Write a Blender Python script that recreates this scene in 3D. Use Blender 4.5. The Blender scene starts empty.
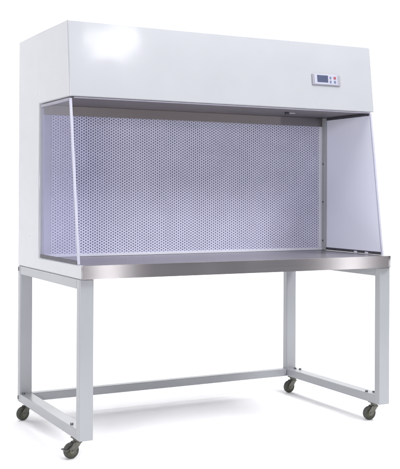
import bpy, bmesh, math, random
from mathutils import Vector, Matrix

scene = bpy.context.scene
COL = scene.collection
random.seed(4)

# ------------------------------------------------------------------ helpers
LIFT = 0.087                      # height of the frame above the floor (castors)


def V(x, y, z):
    """bench coordinates (frame underside at z = 0) to world"""
    return Vector((x, y, z + LIFT))


WORLD_LOC = {}


def obj(name, bm, mat, parent=None, smooth=None, pivot=None):
    bmesh.ops.recalc_face_normals(bm, faces=bm.faces[:])
    lo = Vector((1e9,) * 3)
    hi = Vector((-1e9,) * 3)
    for v in bm.verts:
        for i in range(3):
            lo[i] = min(lo[i], v.co[i])
            hi[i] = max(hi[i], v.co[i])
    c = pivot if pivot is not None else (lo + hi) / 2
    for v in bm.verts:
        v.co -= c
    me = bpy.data.meshes.new(name)
    if smooth is not None:
        for f in bm.faces:
            f.smooth = smooth
    bm.to_mesh(me)
    bm.free()
    if isinstance(mat, (list, tuple)):
        for m in mat:
            me.materials.append(m)
    else:
        me.materials.append(mat)
    o = bpy.data.objects.new(name, me)
    COL.objects.link(o)
    if parent is not None:
        o.parent = parent
        o.location = c - WORLD_LOC[parent.name]
    else:
        o.location = c
    WORLD_LOC[o.name] = c.copy()
    return o


def bevel_sharp(bm, off, seg=2, ang=20, test=None):
    es = [e for e in bm.edges if len(e.link_faces) == 2 and e.calc_face_angle(0) > math.radians(ang)
          and (test is None or test(e))]
    if es and off > 0:
        res = bmesh.ops.bevel(bm, geom=es, offset=off, segments=seg, profile=0.5, affect='EDGES', clamp_overlap=True)
        for f in res['faces']:
            f.smooth = True


def add_hexa(bm, p):
    """eight corners: bottom ring 0-3, top ring 4-7"""
    v = [bm.verts.new(q) for q in p]
    for f in ((0, 3, 2, 1), (4, 5, 6, 7), (0, 1, 5, 4), (1, 2, 6, 5), (2, 3, 7, 6), (3, 0, 4, 7)):
        bm.faces.new([v[i] for i in f])
    return v


def box_bm(x0, x1, y0, y1, z0, z1, bevel=0.002, seg=2, bm=None):
    tmp = bmesh.new()
    add_hexa(tmp, [V(x0, y0, z0), V(x1, y0, z0), V(x1, y1, z0), V(x0, y1, z0),
                   V(x0, y0, z1), V(x1, y0, z1), V(x1, y1, z1), V(x0, y1, z1)])
    bmesh.ops.recalc_face_normals(tmp, faces=tmp.faces[:])
    if bevel:
        bevel_sharp(tmp, bevel, seg)
    if bm is None:
        return tmp
    merge(bm, tmp)
    return bm


def merge(bm, other):
    me = bpy.data.meshes.new('tmp')
    other.to_mesh(me)
    other.free()
    bm.from_mesh(me)
    bpy.data.meshes.remove(me)


def prism_yz(outline, x0, x1, bevel=0.0, seg=2):
    """outline of (y, z) points extruded along x"""
    bm = bmesh.new()
    a = [bm.verts.new(V(x0, y, z)) for y, z in outline]
    b = [bm.verts.new(V(x1, y, z)) for y, z in outline]
    bm.faces.new(a)
    bm.faces.new(b[::-1])
    n = len(a)
    for i in range(n):
        bm.faces.new((a[i], b[i], b[(i + 1) % n], a[(i + 1) % n]))
    bmesh.ops.recalc_face_normals(bm, faces=bm.faces[:])
    if bevel:
        bevel_sharp(bm, bevel, seg)
    return bm


def cyl_bm(c, axis, r, h, n=32, bevel=0.0, seg=2, r2=None):
    bm = bmesh.new()
    bmesh.ops.create_cone(bm, cap_ends=True, segments=n, radius1=r, radius2=r if r2 is None else r2, depth=h)
    for fc in bm.faces:
        fc.smooth = len(fc.verts) == 4
    if bevel:
        bevel_sharp(bm, bevel, seg, 45)
    rot = Vector((0, 0, 1)).rotation_difference(Vector(axis).normalized()).to_matrix().to_4x4()
    bmesh.ops.transform(bm, matrix=Matrix.Translation(c) @ rot, verts=bm.verts[:])
    return bm


def lathe_bm(profile, c, axis, n=40):
    """profile: list of (radius, along-axis) closed loop or open"""
    bm = bmesh.new()
    rings = []
    for k in range(n):
        a = 2 * math.pi * k / n
        rings.append([bm.verts.new((r * math.cos(a), r * math.sin(a), h)) for r, h in profile])
    m = len(profile)
    for k in range(n):
        A, B = rings[k], rings[(k + 1) % n]
        for i in range(m):
            bm.faces.new((A[i], A[(i + 1) % m], B[(i + 1) % m], B[i])).smooth = True
    bmesh.ops.recalc_face_normals(bm, faces=bm.faces[:])
    for e in bm.edges:
        if e.calc_face_angle(0) > 0.6:
            e.smooth = False
    rot = Vector((0, 0, 1)).rotation_difference(Vector(axis).normalized()).to_matrix().to_4x4()
    bmesh.ops.transform(bm, matrix=Matrix.Translation(c) @ rot, verts=bm.verts[:])
    return bm


# ---------------------------------------------------------------- materials
def new_mat(name):
    m = bpy.data.materials.new(name)
    m.use_nodes = True
    nt = m.node_tree
    return m, nt, nt.nodes['Principled BSDF'], nt.nodes['Material Output']


def link(nt, a, b):
    nt.links.new(a, b)


def paint(name, rgb, rough=0.28, coat=0.35, coat_rough=0.06, peel=0.00008, var=0.03, wave=0.0012):
    m, nt, b, out = new_mat(name)
    tc = nt.nodes.new('ShaderNodeTexCoord')
    n1 = nt.nodes.new('ShaderNodeTexNoise')
    n1.inputs['Scale'].default_value = 3.1
    n1.inputs['Detail'].default_value = 6
    link(nt, tc.outputs['Object'], n1.inputs['Vector'])
    ramp = nt.nodes.new('ShaderNodeMapRange')
    ramp.inputs['From Min'].default_value = 0.3
    ramp.inputs['From Max'].default_value = 0.7
    ramp.inputs['To Min'].default_value = 1 - var
    ramp.inputs['To Max'].default_value = 1 + var
    link(nt, n1.outputs['Fac'], ramp.inputs['Value'])
    mul = nt.nodes.new('ShaderNodeVectorMath')
    mul.operation = 'SCALE'
    mul.inputs[0].default_value = rgb
    link(nt, ramp.outputs['Result'], mul.inputs['Scale'])
    link(nt, mul.outputs['Vector'], b.inputs['Base Color'])
    rr = nt.nodes.new('ShaderNodeMapRange')
    rr.inputs['To Min'].default_value = rough - 0.06
    rr.inputs['To Max'].default_value = rough + 0.06
    n3 = nt.nodes.new('ShaderNodeTexNoise')
    n3.inputs['Scale'].default_value = 14
    n3.inputs['Detail'].default_value = 5
    link(nt, tc.outputs['Object'], n3.inputs['Vector'])
    link(nt, n3.outputs['Fac'], rr.inputs['Value'])
    link(nt, rr.outputs['Result'], b.inputs['Roughness'])
    b.inputs['Coat Weight'].default_value = coat
    b.inputs['Coat Roughness'].default_value = coat_rough
    n2 = nt.nodes.new('ShaderNodeTexNoise')
    n2.inputs['Scale'].default_value = 160
    n2.inputs['Detail'].default_value = 2
    link(nt, tc.outputs['Object'], n2.inputs['Vector'])
    bump = nt.nodes.new('ShaderNodeBump')
    bump.inputs['Strength'].default_value = 0.2
    bump.inputs['Distance'].default_value = peel
    link(nt, n2.outputs['Fac'], bump.inputs['Height'])
    link(nt, bump.outputs['Normal'], b.inputs['Normal'])
    n4 = nt.nodes.new('ShaderNodeTexNoise')          # slight waviness of the sheet
    n4.inputs['Scale'].default_value = 6.0
    n4.inputs['Detail'].default_value = 1
    link(nt, tc.outputs['Object'], n4.inputs['Vector'])
    wav = nt.nodes.new('ShaderNodeBump')
    wav.inputs['Strength'].default_value = 1.0
    wav.inputs['Distance'].default_value = wave
    link(nt, n4.outputs['Fac'], wav.inputs['Height'])
    link(nt, bump.outputs['Normal'], wav.inputs['Normal'])
    link(nt, wav.outputs['Normal'], b.inputs['Coat Normal'])
    return m


def steel(name, rgb, rough=0.34, aniso=0.85, streak=(1.5, 60, 260), var=0.12, metallic=1.0):
    """steel brushed along x"""
    m, nt, b, out = new_mat(name)
    b.inputs['Metallic'].default_value = metallic
    tc = nt.nodes.new('ShaderNodeTexCoord')
    mp = nt.nodes.new('ShaderNodeMapping')
    mp.inputs['Scale'].default_value = streak
    link(nt, tc.outputs['Object'], mp.inputs['Vector'])
    n = nt.nodes.new('ShaderNodeTexNoise')
    n.inputs['Scale'].default_value = 1
    n.inputs['Detail'].default_value = 4
    link(nt, mp.outputs['Vector'], n.inputs['Vector'])
    big = nt.nodes.new('ShaderNodeTexNoise')
    big.inputs['Scale'].default_value = 3.0
    big.inputs['Detail'].default_value = 4
    link(nt, tc.outputs['Object'], big.inputs['Vector'])
    add = nt.nodes.new('ShaderNodeMath')
    add.operation = 'ADD'
    link(nt, n.outputs['Fac'], add.inputs[0])
    link(nt, big.outputs['Fac'], add.inputs[1])
    mr = nt.nodes.new('ShaderNodeMapRange')
    mr.inputs['From Min'].default_value = 0.6
    mr.inputs['From Max'].default_value = 1.4
    mr.inputs['To Min'].default_value = 1 - var
    mr.inputs['To Max'].default_value = 1 + var
    link(nt, add.outputs[0], mr.inputs['Value'])
    mul = nt.nodes.new('ShaderNodeVectorMath')
    mul.operation = 'SCALE'
    mul.inputs[0].default_value = rgb
    link(nt, mr.outputs['Result'], mul.inputs['Scale'])
    link(nt, mul.outputs['Vector'], b.inputs['Base Color'])
    r2 = nt.nodes.new('ShaderNodeMapRange')
    r2.inputs['From Min'].default_value = 0.3
    r2.inputs['From Max'].default_value = 0.7
    r2.inputs['To Min'].default_value = rough - 0.015
    r2.inputs['To Max'].default_value = rough + 0.015
    link(nt, big.outputs['Fac'], r2.inputs['Value'])
    link(nt, r2.outputs['Result'], b.inputs['Roughness'])
    b.inputs['Anisotropic'].default_value = aniso
    b.inputs['Anisotropic Rotation'].default_value = 0.25
    tg = nt.nodes.new('ShaderNodeTangent')
    tg.direction_type = 'UV_MAP'
    tg.uv_map = 'brush'
    link(nt, tg.outputs['Tangent'], b.inputs['Tangent'])
    return m


def plain(name, rgb, rough=0.5, metallic=0.0, coat=0.0, var=0.12, scale=30):
    m, nt, b, out = new_mat(name)
    tc = nt.nodes.new('ShaderNodeTexCoord')
    n = nt.nodes.new('ShaderNodeTexNoise')
    n.inputs['Scale'].default_value = scale
    n.inputs['Detail'].default_value = 4
    link(nt, tc.outputs['Object'], n.inputs['Vector'])
    mr = nt.nodes.new('ShaderNodeMapRange')
    mr.inputs['From Min'].default_value = 0.3
    mr.inputs['From Max'].default_value = 0.7
    mr.inputs['To Min'].default_value = 1 - var
    mr.inputs['To Max'].default_value = 1 + var
    link(nt, n.outputs['Fac'], mr.inputs['Value'])
    mul = nt.nodes.new('ShaderNodeVectorMath')
    mul.operation = 'SCALE'
    mul.inputs[0].default_value = rgb
    link(nt, mr.outputs['Result'], mul.inputs['Scale'])
    link(nt, mul.outputs['Vector'], b.inputs['Base Color'])
    b.inputs['Roughness'].default_value = rough
    b.inputs['Metallic'].default_value = metallic
    b.inputs['Coat Weight'].default_value = coat
    return m


def pane_glass(name, tint):
    m, nt, b, out = new_mat(name)
    nt.nodes.remove(b)
    tr = nt.nodes.new('ShaderNodeBsdfTransparent')
    tr.inputs['Color'].default_value = (*tint, 1)
    gl = nt.nodes.new('ShaderNodeBsdfGlossy')
    gl.inputs['Roughness'].default_value = 0.02
    lw = nt.nodes.new('ShaderNodeLayerWeight')
    pw = nt.nodes.new('ShaderNodeMath')
    pw.operation = 'POWER'
    pw.inputs[1].default_value = 5.0
    fr = nt.nodes.new('ShaderNodeMapRange')         # Schlick reflectance of a pane
    fr.inputs['To Min'].default_value = 0.02
    fr.inputs['To Max'].default_value = 0.40
    mx = nt.nodes.new('ShaderNodeMixShader')
    link(nt, lw.outputs['Facing'], pw.inputs[0])
    link(nt, pw.outputs[0], fr.inputs['Value'])
    link(nt, fr.outputs['Result'], mx.inputs['Fac'])
    link(nt, tr.outputs[0], mx.inputs[1])
    link(nt, gl.outputs[0], mx.inputs[2])
    link(nt, mx.outputs[0], out.inputs['Surface'])
    return m


def uv_brush(o, along='x'):
    """a UV map whose u runs along the brushing"""
    me = o.data
    uv = me.uv_layers.new(name='brush')
    for p in me.polygons:
        n = p.normal
        for li in p.loop_indices:
            co = me.vertices[me.loops[li].vertex_index].co
            if abs(n.z) > abs(n.y) and abs(n.z) > abs(n.x):
                uv.data[li].uv = (co.x, co.y)
            elif abs(n.y) >= abs(n.x):
                uv.data[li].uv = (co.x, co.z)
            else:
                uv.data[li].uv = (co.y, co.z)


M_WHITE = paint('white_powder_coat', (0.388, 0.396, 0.418), rough=0.3, coat=0.5, coat_rough=0.10)
M_FRAME = paint('frame_paint', (0.295, 0.304, 0.320), rough=0.36, coat=0.2, coat_rough=0.15)
M_SCREENFRAME = paint('screen_frame_paint', (0.60, 0.61, 0.68), rough=0.35, coat=0.15)
M_SIDESTRIP = paint('lavender_grey_strip', (0.36, 0.36, 0.46), rough=0.4, coat=0.1)
M_PANE = paint('milky_pane', (0.73, 0.745, 0.84), rough=0.22, coat=0.3, var=0.015)
M_STEEL = steel('brushed_steel', (0.335, 0.318, 0.325), rough=0.24)
M_DARKSTEEL = steel('dull_steel', (0.36, 0.33, 0.335), rough=0.45, var=0.06)
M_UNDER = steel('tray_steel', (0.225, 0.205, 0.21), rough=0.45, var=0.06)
M_ALU = steel('aluminium_trim', (0.72, 0.72, 0.78), rough=0.4, aniso=0.3)
M_PERF = plain('perforated_aluminium', (0.56, 0.56, 0.70), rough=0.6, metallic=0.12, var=0.06, scale=9)
M_FILTER = plain('filter_media', (0.37, 0.37, 0.49), rough=0.9, var=0.15, scale=60)
M_RUBBER = plain('olive_grey_rubber', (0.042, 0.042, 0.036), rough=0.6, var=0.3, scale=70)
M_HUB = plain('olive_plastic_hub', (0.10, 0.10, 0.065), rough=0.45, var=0.25, scale=60)
M_ZINC = plain('zinc_plate', (0.13, 0.128, 0.11), rough=0.42, metallic=0.6, var=0.3, scale=50)
M_BLACK = plain('black_gasket', (0.055, 0.052, 0.065), rough=0.5, var=0.25, scale=40)
M_CHANNEL = plain('grey_channel', (0.27, 0.26, 0.31), rough=0.45, var=0.06, scale=12)
M_POST = plain('pale_edge_trim', (0.43, 0.43, 0.51), rough=0.35, var=0.04, scale=12)
M_BOLT = plain('dark_bolt', (0.12, 0.12, 0.12), rough=0.4, metallic=0.7, var=0.2, scale=80)
M_PLATE = plain('panel_plastic', (0.385, 0.39, 0.47), rough=0.35, var=0.03, scale=20)
M_PLATEGREY = plain('panel_grey_plastic', (0.27, 0.27, 0.31), rough=0.4, var=0.03, scale=20)
M_LCD = plain('dark_display', (0.070, 0.082, 0.14), rough=0.15, coat=0.4, var=0.35, scale=260)
M_KEYDARK = plain('blue_grey_key', (0.12, 0.15, 0.24), rough=0.4)
M_KEYRED = plain('red_key', (0.30, 0.055, 0.07), rough=0.4)
M_GLASS = pane_glass('window_glass', (0.86, 0.86, 0.92))

# ---------------------------------------------------------------- dimensions
W, D = 1.6, 0.8696
ZS = 0.6667          # underside of the cabinet and worktop, top of the frame
ZT = 0.724           # worktop surface
ZB, ZH = 1.4326, 1.7624   # hood underside and top
YB, YT = 0.1285, 0.1674   # hood front edge, bottom and top
YP = 0.53            # plane of the perforated screen
YF = -0.0225         # worktop front
LA, LB = 0.0614, 0.0402   # leg section
RH = 0.0415          # rail height

# ---------------------------------------------------------------- the bench
root = bpy.data.objects.new('laminar_flow_bench', None)
COL.objects.link(root)
root.location = (0.8, 0.43, 0)
WORLD_LOC[root.name] = Vector((0.8, 0.43, 0))
root.empty_display_size = 0.3
root['label'] = 'white laminar flow clean bench with steel worktop on an open frame with castors'
root['category'] = 'clean bench'


def front_y(z):
    return YB + (z - ZB) / (ZH - ZB) * (YT - YB)


# cabinet: hood, rear plenum and the two C-shaped sides as one welded sheet body
def cabinet_bm():
    bm = bmesh.new()
    ys = YP + 0.016
    q = {
        'hood': [(YB, ZB), (ys, ZB), (ys, ZH), (YT, ZH)],
        'hood_rear': [(ys, ZB), (D, ZB), (D, ZH), (ys, ZH)],
        'column': [(ys, ZT), (D, ZT), (D, ZB), (ys, ZB)],
        'column_low': [(ys, ZS), (D, ZS), (D, ZT), (ys, ZT)],
        'sill': [(YF + 0.0042, ZS), (ys, ZS), (ys, ZT), (YF + 0.0042, ZT)],
        'short_sill': [(YF + 0.0275, ZS), (ys, ZS), (ys, ZT), (YF + 0.0275, ZT)],
    }
    for x0, x1, cells in ((0, 0.018, ('hood', 'hood_rear', 'column', 'column_low', 'sill')),
                          (0.018, W - 0.018, ('hood', 'hood_rear', 'column', 'column_low')),
                          (W - 0.018, W, ('hood', 'hood_rear', 'column', 'column_low', 'short_sill'))):
        for c in cells:
            o = q[c]
            add_hexa(bm, [V(x0, y, z) for y, z in o] + [V(x1, y, z) for y, z in o])
    bmesh.ops.remove_doubles(bm, verts=bm.verts[:], dist=1e-5)
    seen = {}
    for f in bm.faces:
        seen.setdefault(frozenset(v.index for v in f.verts), []).append(f)
    bm.verts.index_update()
    seen = {}
    for f in bm.faces:
        seen.setdefault(frozenset(v.index for v in f.verts), []).append(f)
    dead = [f for fs in seen.values() if len(fs) > 1 for f in fs]
    bmesh.ops.delete(bm, geom=dead, context='FACES')
    bmesh.ops.recalc_face_normals(bm, faces=bm.faces[:])
    bmesh.ops.dissolve_limit(bm, angle_limit=math.radians(1), verts=bm.verts[:], edges=bm.edges[:])
    bevel_sharp(bm, 0.0045, 3, 20)
    return bm


cabinet = obj('cabinet', cabinet_bm(), M_WHITE, root)

# hood underside: steel tray with a front return lip
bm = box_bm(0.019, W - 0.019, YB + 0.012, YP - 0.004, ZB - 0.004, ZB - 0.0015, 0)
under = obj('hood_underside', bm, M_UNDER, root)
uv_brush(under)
bm = box_bm(0.019, W - 0.019, YB + 0.004, YB + 0.011, ZB - 0.007, ZB - 0.0012, 0.0015)
lip = obj('front_lip', bm, M_CHANNEL, under)
# small dark catch with a pale tab under the hood
kb = cyl_bm(V(1.197, 0.305, ZB - 0.012), (0, 0, 1), 0.011, 0.014, 20, 0.002)
knob = obj('catch', kb, M_BLACK, under)
bm = box_bm(1.212, 1.245, 0.302, 0.312, ZB - 0.009, ZB - 0.0045, 0.001)
obj('tab', bm, M_ALU, under)
uv_brush(bpy.data.objects['tab'])

# control panel, let into the sloping hood front
N_F = Vector((0, -(ZH - ZB), (YT - YB))).normalized()
U_F = Vector((0, (YT - YB), (ZH - ZB))).normalized()


def on_front(x0, x1, z0, z1, d0, d1, bevel=0.001, seg=2):
    bm = bmesh.new()
    p = []
    for d in (d0, d1):
        for x, z in ((x0, z0), (x1, z0), (x1, z1), (x0, z1)):
            p.append(V(x, front_y(z), z) + N_F * d)
    add_hexa(bm, p)
    bmesh.ops.recalc_face_normals(bm, faces=bm.faces[:])
    if bevel:
        bevel_sharp(bm, bevel, seg)
    return bm


panel = obj('control_panel', on_front(1.237, 1.400, 1.5515, 1.6055, -0.004, 0.006, 0.002), M_PLATEGREY, root)
obj('face_plate', on_front(1.247, 1.383, 1.5555, 1.6035, 0.003, 0.0078, 0.001), M_PLATE, panel)
obj('display', on_front(1.2635, 1.3265, 1.5655, 1.6005, 0.004, 0.0090, 0.0008), M_LCD, panel)
for x, z, mt, s in ((1.3415, 1.590, M_KEYDARK, 0.0042), (1.367, 1.590, M_KEYRED, 0.0066),
                    (1.3415, 1.570, M_KEYDARK, 0.0042), (1.367, 1.570, M_KEYDARK, 0.0055)):
    obj('button', on_front(x - s, x + s, z - 0.0062, z + 0.0062, 0.004, 0.0098, 0.0012), mt, panel)

# perforated screen in two halves on a filter, with its frame
def perforated_bm(x0, x1, z0, z1, pitch=0.0134, col=0.0116, rx=0.0042, rz=0.0039, n=12, depth=0.0022):
    """sheet with real round holes in staggered columns, the hole walls turned back"""
    bm = bmesh.new()
    ncol = int(round((x1 - x0) / col))
    nrow = int((z1 - z0) / pitch)
    sx = (x1 - x0) / ncol
    sz = (z1 - z0) / nrow
    for i in range(ncol):
        xc = x0 + (i + 0.5) * sx
        for j in range(nrow - (i % 2)):
            zc = z0 + (j + 0.5 + 0.5 * (i % 2)) * sz
            inner, back = [], []
            for k in range(n):
                a = 2 * math.pi * k / n
                dx, dz = rx * math.cos(a), rz * math.sin(a)
                inner.append(bm.verts.new(V(xc + dx, YP, zc + dz)))
                back.append(bm.verts.new(V(xc + dx, YP + depth, zc + dz)))
            # hexagonal cell with corners left and right
            ring = [(sx * 2 / 3, 0), (sx / 2, sz / 4), (sx / 3, sz / 2), (0, sz / 2), (-sx / 3, sz / 2), (-sx / 2, sz / 4),
                    (-sx * 2 / 3, 0), (-sx / 2, -sz / 4), (-sx / 3, -sz / 2), (0, -sz / 2), (sx / 3, -sz / 2),
                    (sx / 2, -sz / 4)]
            ov = [bm.verts.new(V(xc + dx, YP, zc + dz)) for dx, dz in ring]
            for k in range(n):
                k2 = (k + 1) % n
                bm.faces.new((ov[k], ov[k2], inner[k2], inner[k]))
                bm.faces.new((inner[k], inner[k2], back[k2], back[k]))
    bmesh.ops.remove_doubles(bm, verts=bm.verts[:], dist=2e-5)
    return bm


PX0, PX1, PZ0, PZ1 = 0.046, 1.549, 0.738, 1.389
obj('perforated_screen', perforated_bm(PX0, PX1, PZ0 - 0.006, PZ1), M_PERF, root, smooth=False)
bm = box_bm(0.0185, W - 0.0185, YP + 0.0085, YP + 0.0155, ZT + 0.0005, ZB - 0.0005, 0)
obj('filter', bm, M_FILTER, root)
bm = box_bm(0.0185, W - 0.0185, YP - 0.003, YP + 0.0083, 1.3835, ZB - 0.0045, 0.001)
tr = obj('screen_top_rail', bm, M_DARKSTEEL, root)
uv_brush(tr)
for xa, xb, mt in ((0.0185, 0.052, M_SIDESTRIP), (1.5455, 1.5765, M_SCREENFRAME)):
    obj('screen_frame', box_bm(xa, xb, YP - 0.0025, YP + 0.0083, PZ0 + 0.0006, 1.3833, 0.0012), mt, root)
bm = box_bm(0.0185, W - 0.0185, YP - 0.008, YP + 0.0083, ZT + 0.0008, PZ0 + 0.0004, 0.0015)
br = obj('screen_bottom_rail', bm, M_SCREENFRAME, root)
# grey corner posts, the right one with screw heads
for x0, x1 in ((1.5615, 1.5745),):
    post = obj('corner_post', box_bm(x0, x1, YP - 0.030, YP - 0.0035, ZT + 0.001, ZB - 0.0045, 0.0015), M_FRAME, root)
    for z in (1.183, 0.981, 0.775):
        obj('screw', cyl_bm(V(1.5605, YP - 0.016, z), (1, 0, 0), 0.005, 0.003, 14, 0.0008), M_BOLT, post)

# worktop with rounded front corners and a folded apron
def worktop_bm():
    bm = bmesh.new()
    rl, rr = 0.0036, 0.026
    pts = []
    n = 8
    x0, x1 = 0.0, W

    def loop(y_front, off):
        out = []
        for k in range(n + 1):          # left corner
            a = math.pi + (math.pi / 2) * k / n
            out.append((x0 + off + rl + rl * math.cos(a), y_front + rl + rl * math.sin(a)))
        for k in range(n + 1):
            a = 1.5 * math.pi + (math.pi / 2) * k / n
            out.append((x1 - off - rr + rr * math.cos(a), y_front + rr + rr * math.sin(a)))
        return out
    f = loop(YF, 0.0)
    ring = f + [(W, YF + 0.0268), (W - 0.0182, YF + 0.0268), (W - 0.0182, YP + 0.010), (0.0182, YP + 0.010),
                (0.0182, YF + 0.0038), (0.0, YF + 0.0038)]
    top = [bm.verts.new(V(x, y, ZT)) for x, y in ring]
    bot = [bm.verts.new(V(x, y, ZS + 0.0008)) for x, y in ring]
    bm.faces.new(top)
    bm.faces.new(bot[::-1])
    m = len(ring)
    for i in range(m):
        bm.faces.new((top[i], top[(i + 1) % m], bot[(i + 1) % m], bot[i]))
    bmesh.ops.recalc_face_normals(bm, faces=bm.faces[:])
    es = [e for e in bm.edges if abs(e.verts[0].co.z - e.verts[1].co.z) < 1e-6 and e.verts[0].co.z > ZT + LIFT - 1e-4
          and max(e.verts[0].co.y, e.verts[1].co.y) < 0.003]
    res = bmesh.ops.bevel(bm, geom=es, offset=0.003, segments=3, profile=0.5, affect='EDGES', clamp_overlap=True)
    for f in res['faces']:
        f.smooth = True
    for f in bm.faces:
        if abs(f.normal.z) < 0.1 and f.calc_area() < 0.0012:
            f.smooth = True
    return bm


worktop = obj('worktop', worktop_bm(), M_STEEL, root)
uv_brush(worktop)

# side windows -------------------------------------------------------------
def gfront(z, y_bot, y_top):
    return y_bot + (z - ZT) / (ZB - ZT) * (y_top - y_bot)


def side_window(xg, yb, yt, mat, sign, ylim):
    """xg: inner plane of the pane; sign +1: outside is -x"""
    t = 0.005
    z0, z1 = ZT + 0.004, ZB - 0.006
    x0, x1 = xg, xg + t
    pane = obj('side_window', prism_yz([(gfront(z0, yb, yt) + .004, z0), (ylim, z0), (ylim, z1),
                                        (gfront(z1, yb, yt) + .004, z1)], x0, x1), mat, root, smooth=False)
    w = 0.0085
    xa, xb = xg - 0.003, xg + t + 0.003
    s = obj('window_post', prism_yz([(gfront(z0, yb, yt) - .004, z0 - .002), (gfront(z0, yb, yt) + w - .004, z0 - .002),
                                     (gfront(z1, yb, yt) + w - .004, z1), (gfront(z1, yb, yt) - .004, z1)],
                                    xa, xb, 0.0015), M_POST, pane)
    top = obj('window_top_channel', prism_yz([(gfront(z1, yb, yt) + w, z1 - .012), (ylim, z1 - .012), (ylim, z1 + .001),
                                              (gfront(z1, yb, yt) + w, z1 + .001)], xa, xb, 0.001),
              M_CHANNEL if sign > 0 else M_BLACK, pane)
    bot = obj('window_bottom_channel', prism_yz([(gfront(z0, yb, yt) + w, z0 - .002), (ylim, z0 - .002),
                                                 (ylim, z0 + .012), (gfront(z0, yb, yt) + w, z0 + .012)],
                                                xa, xb, 0.001), M_BLACK, pane)
    return pane


wl = side_window(0.004, 0.031, 0.143, M_GLASS, 1, YP - 0.004)
wr = side_window(1.5755, 0.030, 0.129, M_PANE, -1, YP - 0.004)
for o in (wl,):
    o['label'] = 'clear glass side window'
wr['label'] = 'milky lavender side window'
# two pale clips at the foot of the right-hand pane
for y in (0.135, 0.225):
    obj('clip', box_bm(1.566, 1.5722, y, y + 0.022, ZT + 0.001, ZT + 0.011, 0.001), M_SCREENFRAME, wr)

# frame ---------------------------------------------------------------------
GAP = 0.0
for x0 in (0, W - LA):
    for y0 in (0, D - LB):
        obj('leg', box_bm(x0, x0 + LA, y0, y0 + LB, 0, ZS - 0.0006, 0.004, 3), M_FRAME, root)
rails = []
for x0 in (0.0, W - LA):
    for z0 in (0.0004, ZS - RH - 0.0008):
        rails.append(obj('side_rail', box_bm(x0 + 0.0006, x0 + LA - 0.0006, LB + 0.0002, D - LB - 0.0002, z0, z0 + RH, 0.003, 2), M_FRAME, root))
obj('cross_rail', box_bm(LA + 0.0002, W - LA - 0.0002, D - LB - 0.002, D - 0.001, 0.0004, 0.0404, 0.003, 2), M_FRAME, root)
obj('cross_rail', box_bm(LA + 0.0002, W - LA - 0.0002, D - LB - 0.002, D - 0.001, ZS - RH, ZS - 0.001, 0.003, 2), M_FRAME, root)

# bolt heads on the rails
for x, y in ((0.016, 0.133), (0.014, 0.815), (1.554, 0.121), (1.579, 0.095), (1.577, 0.800), (1.590, 0.770)):
    obj('bolt', cyl_bm(V(x, y, 0.0455), (0, 0, 1), 0.0075, 0.0075, 6, 0.0012), M_BOLT, root)
# dark bolt slot at the rear end of the upper left rail, and its twin below
obj('bolt', box_bm(-0.003, 0.004, 0.852, 0.862, 0.640, 0.660, 0.0015), M_BOLT, root)
obj('bolt', box_bm(-0.003, 0.004, 0.850, 0.860, 0.012, 0.030, 0.0015), M_BOLT, root)

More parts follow.
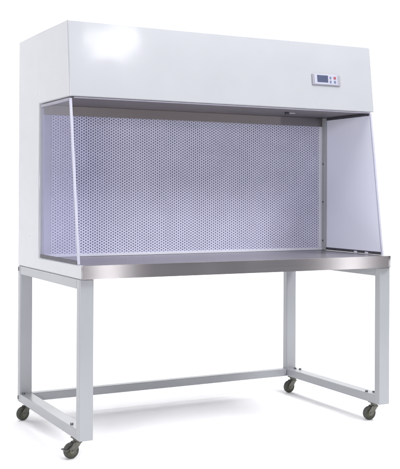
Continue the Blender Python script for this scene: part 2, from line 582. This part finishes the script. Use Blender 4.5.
# castors -------------------------------------------------------------------
def caster(mx, my, ang, brake=False):
    """mount point and the direction (degrees) in which the wheel trails"""
    a = math.radians(ang)
    t = Vector((math.cos(a), math.sin(a), 0))
    s = Vector((-math.sin(a), math.cos(a), 0))      # axle
    R = 0.0335
    c = V(mx, my, 0) + t * 0.029
    c.z = R + 0.0003
    top = LIFT - 0.0005
    bm = box_bm(mx - 0.024, mx + 0.024, my - 0.021, my + 0.021, -0.0045, -0.0008, 0.001)
    merge(bm, cyl_bm(V(mx, my, -0.0095), (0, 0, 1), 0.019, 0.010, 28, 0.002))
    merge(bm, cyl_bm(V(mx, my, -0.0165), (0, 0, 1), 0.0165, 0.004, 28, 0.001))
    # fork: crown and two cheeks
    for sg in (-1, 1):
        o = []
        base = V(mx, my, 0)
        prof = [(-0.015, -0.0175), (0.020, -0.0175), (0.041, -0.044), (0.041, -0.060), (0.029, -0.067), (0.017, -0.058)]
        tmp = bmesh.new()
        A = [tmp.verts.new(base + t * u + s * (sg * 0.0145) + Vector((0, 0, z))) for u, z in prof]
        B = [tmp.verts.new(base + t * u + s * (sg * 0.0170) + Vector((0, 0, z))) for u, z in prof]
        tmp.faces.new(A)
        tmp.faces.new(B[::-1])
        for i in range(len(A)):
            tmp.faces.new((A[i], B[i], B[(i + 1) % len(A)], A[(i + 1) % len(A)]))
        bmesh.ops.recalc_face_normals(tmp, faces=tmp.faces[:])
        bevel_sharp(tmp, 0.0007, 1, 40)
        merge(bm, tmp)
    tmp = bmesh.new()
    base = V(mx, my, 0)
    add_hexa(tmp, [base + t * u + s * w + Vector((0, 0, z)) for z in (-0.0225, -0.0178)
                   for u, w in ((-0.015, -0.017), (0.019, -0.017), (0.019, 0.017), (-0.015, 0.017))])
    bmesh.ops.recalc_face_normals(tmp, faces=tmp.faces[:])
    bevel_sharp(tmp, 0.0015, 2)
    merge(bm, tmp)
    merge(bm, cyl_bm(c, s, 0.0045, 0.042, 14, 0.001))
    k = obj('caster', bm, M_ZINC, root)
    h = 0.0115
    rim = 0.0225
    prof = [(rim, -h), (R - 0.006, -h), (R - 0.0015, -h * 0.75), (R, -h * 0.3), (R, h * 0.3), (R - 0.0015, h * 0.75),
            (R - 0.006, h), (rim, h)]
    obj('wheel', lathe_bm(prof, c, s, 48), M_RUBBER, k)
    prof = [(0.0048, -0.0112), (0.009, -0.0112), (0.010, -0.0075), (0.0195, -0.0085), (0.0224, -0.0108), (0.0224, 0.0108),
            (0.0195, 0.0085), (0.010, 0.0075), (0.009, 0.0112), (0.0048, 0.0112)]
    obj('hub', lathe_bm(prof, c, s, 40), M_HUB, k)
    if brake:
        tmp = bmesh.new()
        sec = [(0.022, -0.024), (0.050, -0.046), (0.066, -0.047)]
        ring = []
        for u, z in sec:
            ring.append([tmp.verts.new(base + t * u + s * w + Vector((0, 0, z + dz))) for w, dz in
                         ((-0.022, -0.002), (0.022, -0.002), (0.022, 0.002), (-0.022, 0.002))])
        for i in range(len(sec) - 1):
            for j in range(4):
                tmp.faces.new((ring[i][j], ring[i][(j + 1) % 4], ring[i + 1][(j + 1) % 4], ring[i + 1][j]))
        tmp.faces.new(ring[0][::-1])
        tmp.faces.new(ring[-1])
        bmesh.ops.recalc_face_normals(tmp, faces=tmp.faces[:])
        bevel_sharp(tmp, 0.001, 2, 40)
        obj('brake_pedal', tmp, M_BOLT, k)
    return k


caster(0.024, 0.086, 186, True)
caster(0.042, 0.835, 198)
caster(1.565, 0.803, 186)
caster(1.570, 0.080, 176)

# ---------------------------------------------------------------- setting: white studio sweep
def sweep_bm():
    bm = bmesh.new()
    prof = [(-1.5, 0.0), (1.9, 0.0)]
    R = 1.4
    for k in range(1, 17):
        a = math.pi / 2 * k / 16
        prof.append((1.9 + R * math.sin(a), R - R * math.cos(a)))
    prof.append((3.3, 5.5))
    xs = (-3.5, 9.0)
    rows = [[bm.verts.new((x, y, z)) for x in xs] for y, z in prof]
    for i in range(len(rows) - 1):
        bm.faces.new((rows[i][0], rows[i][1], rows[i + 1][1], rows[i + 1][0]))
    return bm


M_SWEEP = plain('white_sweep_paper', (0.95, 0.95, 0.945), rough=0.8, var=0.005, scale=2)
sweep = obj('backdrop', sweep_bm(), M_SWEEP, None, smooth=True)
sweep['kind'] = 'structure'
sweep['label'] = 'seamless white studio backdrop under and behind the bench'

# ---------------------------------------------------------------- light
world = bpy.data.worlds.new('World')
scene.world = world
world.use_nodes = True
bg = world.node_tree.nodes['Background']
bg.inputs['Color'].default_value = (0.90, 0.895, 1.0, 1)
bg.inputs['Strength'].default_value = 0.30


def area(name, loc, target, sx, sy, power, color=(1, 1, 1), spread=180):
    l = bpy.data.lights.new(name, 'AREA')
    l.shape = 'RECTANGLE'
    l.size, l.size_y = sx, sy
    l.energy = power
    l.color = color
    l.spread = math.radians(spread)
    o = bpy.data.objects.new(name, l)
    COL.objects.link(o)
    o.location = loc
    d = Vector(target) - Vector(loc)
    o.rotation_euler = d.to_track_quat('-Z', 'Y').to_euler()
    return o


area('key_softbox', (1.79, -3.42, 3.30), (0.5, 0.1, 1.4), 0.40, 0.25, 5.5, (0.97, 0.97, 1.0))
area('right_softbox', (4.0, -3.1, 5.1), (1.4, 0.1, 1.4), 2.2, 1.2, 275, (0.97, 0.97, 1.0))
area('front_left_softbox', (-3.0, -4.0, 1.75), (1.2, 0.3, 1.2), 1.6, 1.6, 170, (0.96, 0.96, 1.0))
area('overhead_softbox', (1.2, -0.8, 5.2), (1.2, -0.4, 0), 7.0, 4.0, 320, (1, 1, 1))
area('sweep_softbox', (1.2, 0.9, 4.6), (1.2, 3.3, 1.6), 8.0, 0.8, 65, (1, 1, 1))
# two low strip lights that put the bright streaks on the steel apron
area('left_strip_light', (1.60, -3.70, 0.50), (0.08, 0.0, 0.78), 0.09, 0.5, 4.6)
area('right_strip_light', (4.06, -3.70, 0.50), (1.38, 0.0, 0.78), 0.15, 0.5, 5.6)

# ---------------------------------------------------------------- camera
cam = bpy.data.cameras.new('camera')
co = bpy.data.objects.new('camera', cam)
COL.objects.link(co)
yaw, pitch, roll = 0.4805, 0.002, 0.0045
f = Vector((math.sin(yaw), math.cos(yaw), 0))
r = Vector((math.cos(yaw), -math.sin(yaw), 0))
u = Vector((0, 0, 1))
f2 = f * math.cos(pitch) + u * math.sin(pitch)
u2 = u * math.cos(pitch) - f * math.sin(pitch)
r3 = r * math.cos(roll) + u2 * math.sin(roll)
u3 = u2 * math.cos(roll) - r * math.sin(roll)
m = Matrix((r3, u3, -f2)).transposed().to_4x4()
m.translation = V(-1.3682, -3.6934, 1.0198)
co.matrix_world = m
cam.sensor_fit = 'HORIZONTAL'
cam.sensor_width = 36
cam.lens = 36 * 952.4063 / 400
cam.shift_x = -(200.705 - 200) / 400
cam.shift_y = (192.2137 - 234.5) / 400
cam.clip_start = 0.05
cam.clip_end = 200
scene.camera = co

scene.render.engine = 'CYCLES'
scene.view_settings.view_transform = 'Standard'
scene.view_settings.look = 'None'
scene.view_settings.exposure = 0
scene.view_settings.gamma = 1
